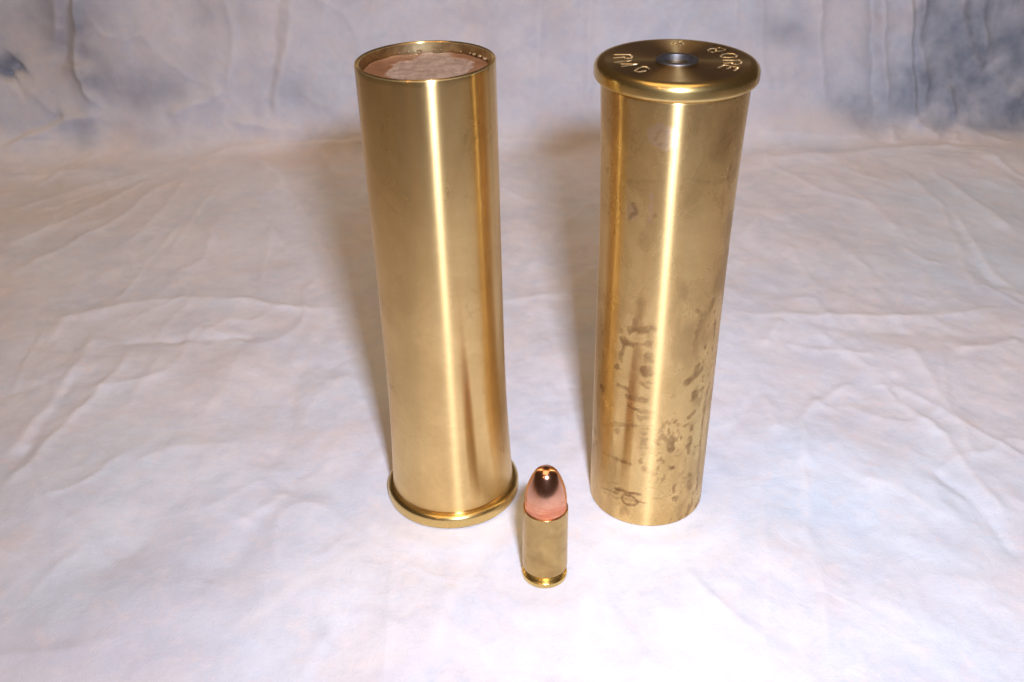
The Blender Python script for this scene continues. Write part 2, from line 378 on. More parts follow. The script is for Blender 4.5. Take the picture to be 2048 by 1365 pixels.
STROKES = [
    ([(-11.71, 3.79), (-9.92, 3.79), (-8.66, 3.74), (-8.38, 2.83), (-8.79, 1.36), (-9.71, 1.29), (-10.0, 2.09)], 0.48),
    ([(-10.0, 2.09), (-12.02, 1.57)], 0.48),
    ([(-12.15, -1.35), (-8.96, -0.2)], 0.48),
    ([(-8.96, -0.2), (-11.43, -2.42)], 0.36),
    ([(-11.43, -2.42), (-8.03, -2.63)], 0.36),
    ([(-8.03, -2.63), (-11.08, -4.01)], 0.48),
    ([(-5.99, -5.7), (-6.39, -4.39), (-7.1, -4.27), (-8.09, -5.17), (-8.95, -6.72), (-8.49, -7.28), (-8.08, -7.57), (-6.91, -6.97)], 0.48),
    ([(6.9, 6.3), (7.61, 7.18), (8.77, 7.41), (9.6, 8.02), (10.21, 7.45), (10.59, 6.71)], 0.48),
    ([(6.9, 6.3), (7.33, 4.94), (7.87, 4.84), (8.55, 5.53), (8.74, 7.23)], 0.36),
    ([(8.55, 5.53), (9.15, 5.51), (10.04, 5.92), (10.59, 6.71)], 0.36),
    ([(8.71, 2.26), (9.43, 3.37), (10.57, 3.81), (11.68, 3.56), (12.08, 2.49), (11.5, 1.3), (10.17, 1.08), (9.06, 1.29), (8.71, 2.26)], 0.48),
    ([(8.87, -0.58), (10.86, -0.82), (11.89, -0.6), (12.22, -1.46), (11.73, -2.7), (10.89, -3.5), (10.31, -3.23), (10.23, -2.31)], 0.48),
    ([(10.23, -2.31), (8.66, -2.6)], 0.48),
    ([(8.34, -3.83), (9.09, -4.02), (9.64, -4.7), (10.78, -5.39)], 0.36),
    ([(6.99, -5.43), (8.34, -3.83)], 0.48),
    ([(8.63, -5.97), (9.6, -4.7)], 0.48),
    ([(9.69, -7.3), (10.78, -5.39)], 0.48),
    ([(2.07, 11.9), (2.37, 12.88), (2.74, 12.97), (2.98, 12.17), (2.77, 11.49), (2.29, 11.21), (1.76, 10.54), (2.12, 10.05), (2.88, 10.8)], 0.42),
    ([(0.52, 11.56), (0.76, 10.77), (1.33, 11.93)], 0.42),
]
WAD_LIGHT = [(-7.89, -2.02), (-6.83, 4.9), (-5.42, 6.43), (-2.98, 7.2), (-1.55, 11.84), (1.12, 13.34), (3.7, 13.1), (4.87, 8.5), (7.25, 6.93), (9.13, 4.76), (9.13, 0.87), (8.27, -2.2), (5.83, -6.27), (0.48, -8.19), (-4.99, -7.72), (-6.78, -3.96)]
BEADS = [(1.29, 15.81, 0.3), (2.99, 15.65, 0.22), (7.84, 13.06, 0.26), (9.67, 10.79, 0.3), (10.43, 9.69, 0.36), (11.18, 7.57, 0.42), (11.88, 5.50, 0.5), (-5.71, 14.69, 0.25), (-7.58, 13.46, 0.2), (-2.20, 15.79, 0.34), (-3.03, 16.22, 0.3)]

# ------------------------------------------------------------------ noise on numpy arrays
rng = np.random.default_rng(7)
TAB = rng.random((257, 257))
TAB[256] = TAB[0]
TAB[:, 256] = TAB[:, 0]


def vnoise(x, y, off=0.0):
    x = np.asarray(x) + 37.3 * off + 1000
    y = np.asarray(y) + 91.7 * off + 1000
    xi = np.floor(x).astype(int)
    yi = np.floor(y).astype(int)
    fx = x - xi
    fy = y - yi
    fx = fx * fx * fx * (fx * (fx * 6 - 15) + 10)
    fy = fy * fy * fy * (fy * (fy * 6 - 15) + 10)
    xi &= 255
    yi &= 255
    return ((TAB[xi, yi] * (1 - fx) + TAB[xi + 1, yi] * fx) * (1 - fy)
            + (TAB[xi, yi + 1] * (1 - fx) + TAB[xi + 1, yi + 1] * fx) * fy) * 2 - 1


def fbm(x, y, octs=4, off=0.0):
    a, s = 0.0, 0.0
    for k in range(octs):
        w = 0.5 ** k
        a = a + w * vnoise(x * 2 ** k, y * 2 ** k, off + k)
        s += w
    return a / s


def polydist(X, Y, pts):
    """distance to a polyline, position along it 0..1, signed side"""
    best = np.full(X.shape, 1e9)
    tt = np.zeros(X.shape)
    side = np.zeros(X.shape)
    pts = np.asarray(pts, float)
    seg = np.hypot(*(pts[1:] - pts[:-1]).T)
    tot = seg.sum() + 1e-9
    acc = 0
    for a, b, L in zip(pts[:-1], pts[1:], seg):
        d = (b - a)
        t = np.clip(((X - a[0]) * d[0] + (Y - a[1]) * d[1]) / (L * L + 1e-12), 0, 1)
        dx, dy = X - a[0] - t * d[0], Y - a[1] - t * d[1]
        q = np.hypot(dx, dy)
        m = q < best
        best = np.where(m, q, best)
        tt = np.where(m, (acc + t * L) / tot, tt)
        side = np.where(m, np.sign(d[0] * dy - d[1] * dx), side)
        acc += L
    return best, tt, side


def smooth(e0, e1, x):
    t = np.clip((x - e0) / (e1 - e0), 0, 1)
    return t * t * (3 - 2 * t)


# ------------------------------------------------------------------ mesh helpers
def mesh_object(name, V, F, mat, parent=None, attrs=None, sharp=35, matrix=None):
    me = bpy.data.meshes.new(name)
    V = np.asarray(V, np.float32) * S
    F = np.asarray(F, np.int32)
    me.vertices.add(len(V))
    me.vertices.foreach_set('co', V.ravel())
    n = F.shape[1]
    me.loops.add(F.size)
    me.loops.foreach_set('vertex_index', F.ravel())
    me.polygons.add(len(F))
    me.polygons.foreach_set('loop_start', np.arange(0, F.size, n, dtype=np.int32))
    me.update(calc_edges=True)
    me.validate()
    me.polygons.foreach_set('use_smooth', np.ones(len(me.polygons), bool))
    if sharp:
        me.set_sharp_from_angle(angle=math.radians(sharp))
    for k, a in (attrs or {}).items():
        at = me.attributes.new(k, 'FLOAT', 'POINT')
        at.data.foreach_set('value', np.asarray(a, np.float32).ravel())
    me.materials.append(mat)
    o = bpy.data.objects.new(name, me)
    scene.collection.objects.link(o)
    if parent:
        o.parent = parent
    if matrix is not None:
        o.matrix_local = matrix
    return o


def grid_faces(n, m, wrap=False):
    i = np.arange(n - 1)[:, None]
    j = np.arange(m if wrap else m - 1)[None, :]
    j2 = (j + 1) % m
    return np.stack([i * m + j, i * m + j2, (i + 1) * m + j2, (i + 1) * m + j], -1).reshape(-1, 4)


def lathe(name, prof, mat, parent, seg=192, sharp=35):
    """closed by the profile itself; points (r, z)"""
    prof = np.asarray(prof, float)
    th = np.linspace(0, 2 * np.pi, seg, endpoint=False)
    r, z = prof[:, 0][:, None], prof[:, 1][:, None]
    V = np.stack([r * np.cos(th), r * np.sin(th), z + 0 * th], -1).reshape(-1, 3)
    return mesh_object(name, V, grid_faces(len(prof), seg, True), mat, parent, sharp=sharp)


def arc(cx, cz, r, a0, a1, n=7):
    return [(cx + r * math.cos(math.radians(a)), cz + r * math.sin(math.radians(a)))
            for a in np.linspace(a0, a1, n)]


def empty(name, base, axis, label, cat):
    o = bpy.data.objects.new(name, None)
    scene.collection.objects.link(o)
    o.empty_display_size = 0.01
    o.location = Vector(base) * S
    o.rotation_euler = Vector(axis).to_track_quat('Z', 'Y').to_euler()
    # keep local x close to world x
    ax = Vector(axis).normalized()
    e1 = Vector((0, 1, 0)).cross(ax).normalized()
    e2 = ax.cross(e1)
    o.matrix_world = Matrix(((e1.x, e2.x, ax.x, base[0] * S), (e1.y, e2.y, ax.y, base[1] * S),
                             (e1.z, e2.z, ax.z, base[2] * S), (0, 0, 0, 1)))
    o['label'] = label
    o['category'] = cat
    return o


# ------------------------------------------------------------------ material helpers
class NT:
    def __init__(self, name):
        self.m = bpy.data.materials.new(name)
        self.m.use_nodes = True
        self.t = self.m.node_tree
        self.b = self.t.nodes['Principled BSDF']

    def n(self, typ, **kw):
        nd = self.t.nodes.new(typ)
        for k, v in kw.items():
            if k.startswith('i_'):
                nd.inputs[k[2:].replace('_', ' ')].default_value = v
            else:
                setattr(nd, k, v)
        return nd

    def l(self, a, b):
        self.t.links.new(a, b)

    def attr(self, name):
        return self.n('ShaderNodeAttribute', attribute_name=name).outputs['Fac']

    def noise(self, scale, detail=4, rough=0.5, vec=None, stretch=None, dist=0.0):
        tc = self.n('ShaderNodeTexCoord')
        src = tc.outputs['Object']
        if stretch:
            mp = self.n('ShaderNodeMapping')
            mp.inputs['Scale'].default_value = stretch
            self.l(src, mp.inputs[0])
            src = mp.outputs[0]
        if vec is not None:
            src = vec
        nz = self.n('ShaderNodeTexNoise')
        nz.inputs['Scale'].default_value = scale
        nz.inputs['Detail'].default_value = detail
        nz.inputs['Roughness'].default_value = rough
        nz.inputs['Distortion'].default_value = dist
        self.l(src, nz.inputs['Vector'])
        return nz.outputs['Fac']

    def ramp(self, fac, stops):
        r = self.n('ShaderNodeValToRGB')
        el = r.color_ramp.elements
        while len(el) < len(stops):
            el.new(0.5)
        for e, (p, c) in zip(el, stops):
            e.position = p
            e.color = (*c, 1) if not isinstance(c, float) else (c, c, c, 1)
        self.l(fac, r.inputs[0])
        return r.outputs[0]

    def mix(self, fac, a, b, mode='MIX'):
        m = self.n('ShaderNodeMix', data_type='RGBA', blend_type=mode)
        for sock, v in ((m.inputs[0], fac), (m.inputs[6], a), (m.inputs[7], b)):
            if hasattr(v, 'is_linked'):
                self.l(v, sock)
            elif isinstance(v, tuple):
                sock.default_value = (*v, 1)
            else:
                sock.default_value = v
        return m.outputs[2]

    def math(self, op, a, b=0.0, c=0.0, clamp=False):
        m = self.n('ShaderNodeMath', operation=op, use_clamp=clamp)
        for i, v in enumerate((a, b, c)):
            if hasattr(v, 'is_linked'):
                self.l(v, m.inputs[i])
            else:
                m.inputs[i].default_value = v
        return m.outputs[0]

    def bump(self, h, strength, dist):
        b = self.n('ShaderNodeBump')
        b.inputs['Strength'].default_value = strength
        b.inputs['Distance'].default_value = dist
        self.l(h, b.inputs['Height'])
        self.l(b.outputs[0], self.b.inputs['Normal'])
        return b


BRASS = (0.92, 0.66, 0.29)


def brass(name, col=BRASS, dark=(0.58, 0.385, 0.14), rough=0.30, aniso=0.985, tarnish=0.5, stains=False, lathe_bump=0.25,
          stamp=False, rot=0.25, scale=55, satin_mix=0.18):
    k = NT(name)
    b = k.b
    b.inputs['Metallic'].default_value = 1
    big = k.noise(scale, 5, 0.6, dist=0.6)
    c = k.mix(k.math('MULTIPLY', k.ramp(big, [(0.40, 0.0), (0.72, 1.0)]), tarnish), col, dark)
    fine = k.noise(900, 3, 0.6)
    c = k.mix(k.math('MULTIPLY', k.ramp(fine, [(0.35, 0.0), (0.8, 1.0)]), 0.22), c, dark)
    speck = k.ramp(k.noise(1400, 3, 0.6), [(0.66, 0.0), (0.74, 1.0)])
    c = k.mix(k.math('MULTIPLY', speck, 0.30), c, (0.30, 0.19, 0.10))
    for q, sc in enumerate((90, 140)):          # hairline marks
        hl = k.ramp(k.noise(sc, 3, 0.5, dist=2.5, stretch=(1, 1, 0.6 + 1.2 * q)),
                    [(0.488, 0.0), (0.497, 1.0), (0.503, 1.0), (0.512, 0.0)])
        mk = k.ramp(k.noise(60 + 20 * q, 2, 0.5), [(0.52, 0.0), (0.62, 1.0)])
        c = k.mix(k.math('MULTIPLY', k.math('MULTIPLY', hl, mk), 0.28), c, (0.36, 0.23, 0.11))
    r = k.math('ADD', k.math('MULTIPLY', big, 0.10), rough - 0.05)
    met = None
    if stains:
        st, et = k.attr('stain'), k.attr('etch')
        c = k.mix(k.math('MULTIPLY', et, 0.55, clamp=True), c, (0.80, 0.60, 0.46))
        c = k.mix(k.math('MULTIPLY', st, 0.9, clamp=True), c, (0.33, 0.165, 0.075))
        r = k.math('ADD', r, k.math('MULTIPLY', st, 0.12))
        r = k.math('ADD', r, k.math('MULTIPLY', et, 0.04))
    if stamp:
        sm = k.attr('stamp')
        c = k.mix(sm, c, (1.0, 0.84, 0.55))
        r = k.math('ADD', r, k.math('MULTIPLY', sm, 0.36))
        k.l(k.math('MULTIPLY', k.math('SUBTRACT', 1.0, sm), aniso), b.inputs['Anisotropic'])
    else:
        b.inputs['Anisotropic'].default_value = aniso
    k.l(c, b.inputs['Base Color'])
    k.l(r, b.inputs['Roughness'])
    b.inputs['Anisotropic Rotation'].default_value = rot
    tg = k.n('ShaderNodeTangent', direction_type='RADIAL', axis='Z')
    k.l(tg.outputs[0], b.inputs['Tangent'])
    if stamp:                                   # turned face: concentric tool marks
        tc = k.n('ShaderNodeTexCoord')
        sx = k.n('ShaderNodeSeparateXYZ')
        k.l(tc.outputs['Object'], sx.inputs[0])
        rr = k.math('SQRT', k.math('ADD', k.math('POWER', sx.outputs[0], 2), k.math('POWER', sx.outputs[1], 2)))
        nz = k.n('ShaderNodeTexNoise', noise_dimensions='1D')
        nz.inputs['Scale'].default_value = 9000
        k.l(rr, nz.inputs['W'])
        k.bump(nz.outputs[0], lathe_bump, 0.00002)
    elif lathe_bump:
        h = k.noise(600, 3, 0.7, stretch=(0.15, 0.15, 12))
        h2 = k.noise(260, 3, 0.5)
        k.bump(k.math('ADD', h, k.math('MULTIPLY', h2, 0.3)), lathe_bump, 0.000012)
    satin = k.n('ShaderNodeBsdfAnisotropic')    # the brushed surface also scatters softly
    satin.inputs['Anisotropy'].default_value = 0.5 if aniso > 0.7 else 0.0
    satin.inputs['Rotation'].default_value = rot
    k.l(tg.outputs[0], satin.inputs['Tangent'])
    k.l(c, satin.inputs['Color'])
    k.l(k.math('ADD', r, 0.22), satin.inputs['Roughness'])
    mx = k.n('ShaderNodeMixShader')
    mx.inputs[0].default_value = satin_mix
    k.l(b.outputs[0], mx.inputs[1])
    k.l(satin.outputs[0], mx.inputs[2])
    k.l(mx.outputs[0], k.t.nodes['Material Output'].inputs['Surface'])
    return k.m


M_body_clean = brass('polished_brass', tarnish=0.45, rough=0.26)
M_body_stained = brass('stained_brass', tarnish=0.60, rough=0.27, stains=True)
M_rim = brass('turned_rim_brass', col=(0.74, 0.55, 0.22), satin_mix=0.12, rough=0.26, aniso=0.6, tarnish=0.35, lathe_bump=0.1)
M_head = brass('turned_head_brass', col=(0.72, 0.52, 0.25), rough=0.25, aniso=0.95, tarnish=0.4, stamp=True, satin_mix=0.06)
M_small = brass('aged_cartridge_brass', col=(0.58, 0.41, 0.165), dark=(0.34, 0.21, 0.08), rough=0.25, aniso=0.72,
                tarnish=0.6, scale=240, lathe_bump=0.35)
M_small_rim = brass('cartridge_rim_brass', col=(0.76, 0.56, 0.20), rough=0.22, aniso=0.3, tarnish=0.3, lathe_bump=0.1)

M_inner = brass('tarnished_inner_brass', col=(0.62, 0.50, 0.27), dark=(0.22, 0.16, 0.09), rough=0.30, aniso=0.6,
                tarnish=1.0, scale=220)

k = NT('copper_jacket')
k.b.inputs['Metallic'].default_value = 1
tc = k.n('ShaderNodeTexCoord')
sx = k.n('ShaderNodeSeparateXYZ')
k.l(tc.outputs['Object'], sx.inputs[0])
zz = k.math('MULTIPLY', sx.outputs[2], 1000.0)
wob = k.noise(420, 4, 0.65)
zw = k.math('ADD', zz, k.math('MULTIPLY', k.math('SUBTRACT', wob, 0.5), 2.2))
worn = k.ramp(k.math('MULTIPLY', k.math('SUBTRACT', zw, 18.0), 0.1),
              [(0.0, 1.0), (0.30, 0.85), (0.47, 0.15), (0.6, 0.0)])
ring = k.ramp(k.noise(300, 3, 0.6, stretch=(0.5, 0.5, 4), dist=0.6), [(0.44, 0.0), (0.54, 1.0)])
c = k.mix(worn, (0.80, 0.42, 0.27), (0.92, 0.43, 0.25))
c = k.mix(k.math('MULTIPLY', k.math('MULTIPLY', ring, worn), 0.8), c, (0.72, 0.20, 0.09))
c = k.mix(k.math('MULTIPLY', k.ramp(k.noise(450, 4, 0.7, dist=0.8), [(0.45, 0.0), (0.7, 1.0)]), 0.45), c, (0.62, 0.27, 0.17))
k.l(c, k.b.inputs['Base Color'])
k.b.inputs['Coat Weight'].default_value = 0.0
k.l(k.math('ADD', k.math('MULTIPLY', worn, 0.18), 0.19), k.b.inputs['Roughness'])
k.bump(k.noise(500, 4, 0.6), 0.12, 0.00003)
M_copper = k.m

k = NT('nickel_primer_cup')
k.b.inputs['Metallic'].default_value = 1
c = k.mix(k.noise(500, 4, 0.6), (0.10, 0.10, 0.115), (0.20, 0.195, 0.205))
k.l(c, k.b.inputs['Base Color'])
k.b.inputs['Roughness'].default_value = 0.48
M_nickel = k.m

k = NT('pressed_fibre_wad')
nz = k.noise(230, 6, 0.7)
gl = k.attr('glue')
c = k.mix(k.ramp(k.noise(650, 6, 0.75), [(0.36, 0.0), (0.62, 1.0)]), (0.25, 0.155, 0.10), (0.46, 0.32, 0.235))
cg = k.mix(k.ramp(k.noise(160, 4, 0.6), [(0.35, 0.0), (0.65, 1.0)]), (0.20, 0.085, 0.035), (0.36, 0.185, 0.10))
c = k.mix(gl, c, cg)
k.l(c, k.b.inputs['Base Color'])
k.l(k.math('SUBTRACT', 0.95, k.math('MULTIPLY', gl, 0.45)), k.b.inputs['Roughness'])
k.bump(k.noise(800, 6, 0.75), 0.9, 0.0003)
M_wad = k.m

k = NT('dried_amber_glue')
k.b.inputs['Base Color'].default_value = (0.42, 0.26, 0.13, 1)
k.b.inputs['Roughness'].default_value = 0.12
k.b.inputs['Transmission Weight'].default_value = 0.5
k.b.inputs['IOR'].default_value = 1.48
M_glue = k.m

# mottled muslin
k = NT('mottled_muslin')
dy, be, cool = k.attr('dye_shade'), k.attr('beige'), k.attr('cool')
n1 = k.noise(16, 5, 0.55, dist=0.4)
n2 = k.noise(42, 5, 0.6, dist=0.5)
c = k.mix(k.ramp(n1, [(0.36, 0.0), (0.66, 1.0)]), (0.79, 0.765, 0.805), (0.73, 0.765, 0.85))
c = k.mix(k.math('MULTIPLY', k.ramp(n2, [(0.46, 0.0), (0.70, 1.0)]), 0.5), c, (0.57, 0.60, 0.71))
c = k.mix(k.math('MULTIPLY', k.ramp(k.noise(27, 5, 0.6, dist=0.8), [(0.48, 0.0), (0.68, 1.0)]), 0.42), c,
          (0.80, 0.67, 0.61))
c = k.mix(k.math('MULTIPLY', k.ramp(k.noise(95, 5, 0.65, dist=0.6), [(0.46, 0.0), (0.66, 1.0)]), 0.34), c, (0.58, 0.58, 0.66))
c = k.mix(k.math('MULTIPLY', k.ramp(k.noise(70, 5, 0.65, dist=0.9), [(0.55, 0.0), (0.72, 1.0)]), 0.35), c, (0.86, 0.84, 0.85))
c = k.mix(k.math('MULTIPLY', be, 0.5, clamp=True), c, (0.70, 0.57, 0.49))
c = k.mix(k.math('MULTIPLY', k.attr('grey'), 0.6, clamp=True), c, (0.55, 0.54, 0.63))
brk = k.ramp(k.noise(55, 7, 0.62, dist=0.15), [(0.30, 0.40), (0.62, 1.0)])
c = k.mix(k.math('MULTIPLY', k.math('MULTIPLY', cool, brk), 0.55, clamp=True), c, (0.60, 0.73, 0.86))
fine_b = k.ramp(k.noise(210, 5, 0.7, dist=0.5), [(0.50, 0.0), (0.66, 1.0)])
fine_p = k.ramp(k.noise(170, 5, 0.7, dist=0.5), [(0.52, 0.0), (0.68, 1.0)])
c = k.mix(k.math('MULTIPLY', fine_b, 0.26), c, (0.52, 0.60, 0.72))
c = k.mix(k.math('MULTIPLY', fine_p, 0.30), c, (0.88, 0.72, 0.68))
c = k.mix(k.math('MULTIPLY', k.attr('fade'), 0.5, clamp=True), c, (0.84, 0.82, 0.85))
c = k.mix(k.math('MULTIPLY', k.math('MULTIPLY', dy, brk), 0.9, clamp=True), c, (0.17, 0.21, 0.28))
wv = k.noise(2600, 2, 0.6)
c = k.mix(k.math('MULTIPLY', k.ramp(wv, [(0.3, 1.0), (0.55, 0.0)]), 0.08), c, (0.5, 0.5, 0.55))
k.l(c, k.b.inputs['Base Color'])
k.b.inputs['Roughness'].default_value = 0.9
k.b.inputs['Specular IOR Level'].default_value = 0.25
k.b.inputs['Sheen Weight'].default_value = 0.15
h1 = k.noise(2300, 3, 0.6)
h2 = k.noise(150, 5, 0.62, dist=0.6)
k.bump(k.math('ADD', k.math('MULTIPLY', h1, 0.22), h2), 0.55, 0.00055)
M_cloth = k.m

# ------------------------------------------------------------------ cloth
YB, RB, LEAN = 440.0, 14.0, math.radians(8)


def spaced(a, b, c, d, fine, coarse):
    left = np.arange(a, b, coarse)
    mid = np.arange(b, c, fine)
    right = np.arange(c, d + coarse, coarse)
    return np.concatenate([left, mid, right])


xs = spaced(-310, -232, 232, 310, 0.80, 6)
ts = spaced(30, 120, 520, 580, 0.68, 6)
X, T = np.meshgrid(xs, ts, indexing='ij')


def crease_sum(X, T, wx=0.0):
    h = np.zeros(X.shape)
    fd = np.zeros(X.shape)
    for pts, w, ht in CREASES:
        P = np.asarray(pts)
        m = 5 * w + 3
        ii = np.where((xs > P[:, 0].min() - m) & (xs < P[:, 0].max() + m))[0]
        jj = np.where((ts > P[:, 1].min() - m) & (ts < P[:, 1].max() + m))[0]
        if len(ii) == 0 or len(jj) == 0:
            continue
        sl = (slice(ii[0], ii[-1] + 1), slice(jj[0], jj[-1] + 1))
        x, t = X[sl], T[sl]
        xw = x + 0.8 * vnoise(x / 9, t / 9, 3) + 0.4 * vnoise(x / 3, t / 3, 5)
        tw = t + 0.8 * vnoise(x / 9, t / 9, 4) + 0.4 * vnoise(x / 3, t / 3, 6)
        d, s, sd = polydist(xw, tw, pts)
        ends = smooth(0, 0.18, s) * smooth(0, 0.18, 1 - s)
        mod = 0.75 + 0.35 * vnoise(s * 5, 0 * s, w)
        e = 0.35 * w
        prof = np.exp(-(np.sqrt(d * d + e * e) - e) / w)
        up_ = np.exp(-(d / (0.45 + 0.25 * w)) ** 2) * ends * min(1, abs(ht) * 1.6) * (ht > 0)
        fd[sl] = np.maximum(fd[sl], up_)
        h[sl] += (1.15 + 0.9 * (t > YB)) * ht * prof * ends * mod
    return h, fd


Hh, fade = crease_sum(X, T)
crng = np.random.default_rng(19)
CREASES = []
for i in range(230):
    cx = crng.uniform(-225, 225)
    ct = crng.uniform(120, 432)
    if crng.random() > 0.25 + 0.75 * (ct - 120) / 310:
        continue
    ang = math.atan2(ct - 560, cx * 0.8) + crng.normal(0, 0.55)      # mostly fanning from the back
    L = crng.uniform(10, 38)
    bend = crng.normal(0, 0.35)
    p, pts = np.array([cx, ct]), []
    for q in range(6):
        pts.append(tuple(p))
        a = ang + bend * (q - 2.5) / 2.5
        p = p + np.array([math.cos(a), math.sin(a)]) * L / 5
    CREASES.append((pts, crng.uniform(0.6, 1.8), crng.uniform(0.12, 0.38) * crng.choice([1, 1, -1])))
hx, fx_ = crease_sum(X, T)
Hh += hx
fade = np.maximum(fade, fx_) * (0.6 + 0.8 * np.abs(fbm(X / 8, T / 8, 3, 91)))
# rolling slack and small random wrinkles
Hh += 2.6 * fbm(X / 75, T / 75, 3, 11) + 1.0 * fbm(X / 20 + 0.3 * T / 20, T / 28, 4, 12)
Hh += 0.14 * fbm(X / 7, T / 7, 3, 13)
rid = 1 - np.abs(fbm((X + 0.55 * T) / 46, (T - 0.2 * X) / 105, 3, 21)) * 5
Hh += 0.6 * np.clip(rid, 0, 1) ** 3 * smooth(-0.3, 0.4, fbm(X / 60, T / 60, 2, 22))
rid = 1 - np.abs(fbm((X - 0.35 * T) / 34, (T + 0.5 * X) / 60, 3, 31)) * 6
Hh += 0.45 * np.clip(rid, 0, 1) ** 2 * smooth(-0.2, 0.5, fbm(X / 50, T / 50, 2, 32))
# vertical folds of the hanging part
wall = smooth(YB + 2, YB + 22, T)
Hh += wall * (1.5 * vnoise(X / 26, T / 240, 41) + 0.5 * vnoise(X / 9, T / 160, 42))
for cx, ct, rx, rt_, ht in BUMPS:
    Hh += ht * np.exp(-(((X - cx) / rx) ** 2 + ((T - ct) / rt_) ** 2))
# where things stand the cloth is pressed flat
for ox, oy, orad in ((-14.94, 204.97, 17), (32.11, 202.55, 15), (6.45, 174.25, 6.5)):
    d = np.hypot(X - ox, T - oy)
    Hh = Hh * smooth(orad - 1, orad + 22, d) + 0 * d
    Hh = Hh + 0.45 * np.exp(-((d - orad - 5.5) / 3.2) ** 2)
    Hh = np.where(d < orad + 4, np.minimum(Hh, 0.10 + 0.25 * smooth(orad, orad + 4, d)), Hh)
# sagging away outside
yf = YB - RB
amax = math.pi / 2 - LEAN
ang = np.clip((T - yf) / RB, 0, amax)
wl = np.maximum(T - yf - RB * amax, 0)
Yp = np.minimum(T, yf) + RB * np.sin(ang) + wl * math.sin(LEAN)
Zp = RB * (1 - np.cos(ang)) + wl * math.cos(LEAN)
Yp = Yp - np.sin(ang) * Hh
Zp = Zp + np.cos(ang) * Hh
# the far hanging part swings away to the back above the picture
ov = np.maximum(T - 530, 0)
Yp = Yp + ov * ov * 0.012

dye_shade = np.zeros(X.shape)  # blue dye, plus the painted shade of the top-left recess
beige = np.zeros(X.shape)
cool = np.zeros(X.shape)
grey = np.zeros(X.shape)
wx = X + 8 * fbm(X / 26, T / 26, 4, 51)
wt = T + 8 * fbm(X / 26, T / 26, 4, 52)
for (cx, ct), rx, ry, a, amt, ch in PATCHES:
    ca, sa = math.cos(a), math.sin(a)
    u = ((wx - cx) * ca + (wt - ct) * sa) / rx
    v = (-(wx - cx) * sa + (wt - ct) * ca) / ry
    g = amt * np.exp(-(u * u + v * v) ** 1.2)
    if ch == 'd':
        dye_shade += g
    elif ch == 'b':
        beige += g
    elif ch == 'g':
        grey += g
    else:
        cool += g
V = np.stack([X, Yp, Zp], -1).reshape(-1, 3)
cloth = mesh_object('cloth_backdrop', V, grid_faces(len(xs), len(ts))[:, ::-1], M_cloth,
                    attrs={'dye_shade': np.clip(dye_shade, 0, 1), 'beige': np.clip(beige, 0, 1), 'cool': np.clip(cool, 0, 1),
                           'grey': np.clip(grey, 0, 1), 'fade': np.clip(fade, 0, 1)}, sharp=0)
cloth['kind'] = 'structure'

# ------------------------------------------------------------------ the tall cases
RM, RH, RR, LN, TR = 13.854, 14.60, 16.026, 106.152, 3.379


PROF_MOUTH_UP = [(3.0, 14.62), (3.4, 14.60), (8, 14.40), (14, 14.14), (19, 13.95), (28, 13.72), (38, 13.63), (66, 13.65),
                 (88, 13.77), (107, RM)]
PROF_MOUTH_DOWN = [(3.0, 14.66), (3.4, 14.64), (8, 14.48), (14, 14.24), (22, 13.98), (34, 13.75), (47, 13.64), (79, 13.55),
                   (107, 13.45)]


def body_radius(z, prof):
    """outer radius at z above the base plane of the rim, lightly smoothed"""
    P = np.array(prof)
    return float(np.mean([np.interp(z + d, P[:, 0], P[:, 1]) for d in np.linspace(-4, 4, 17)]))


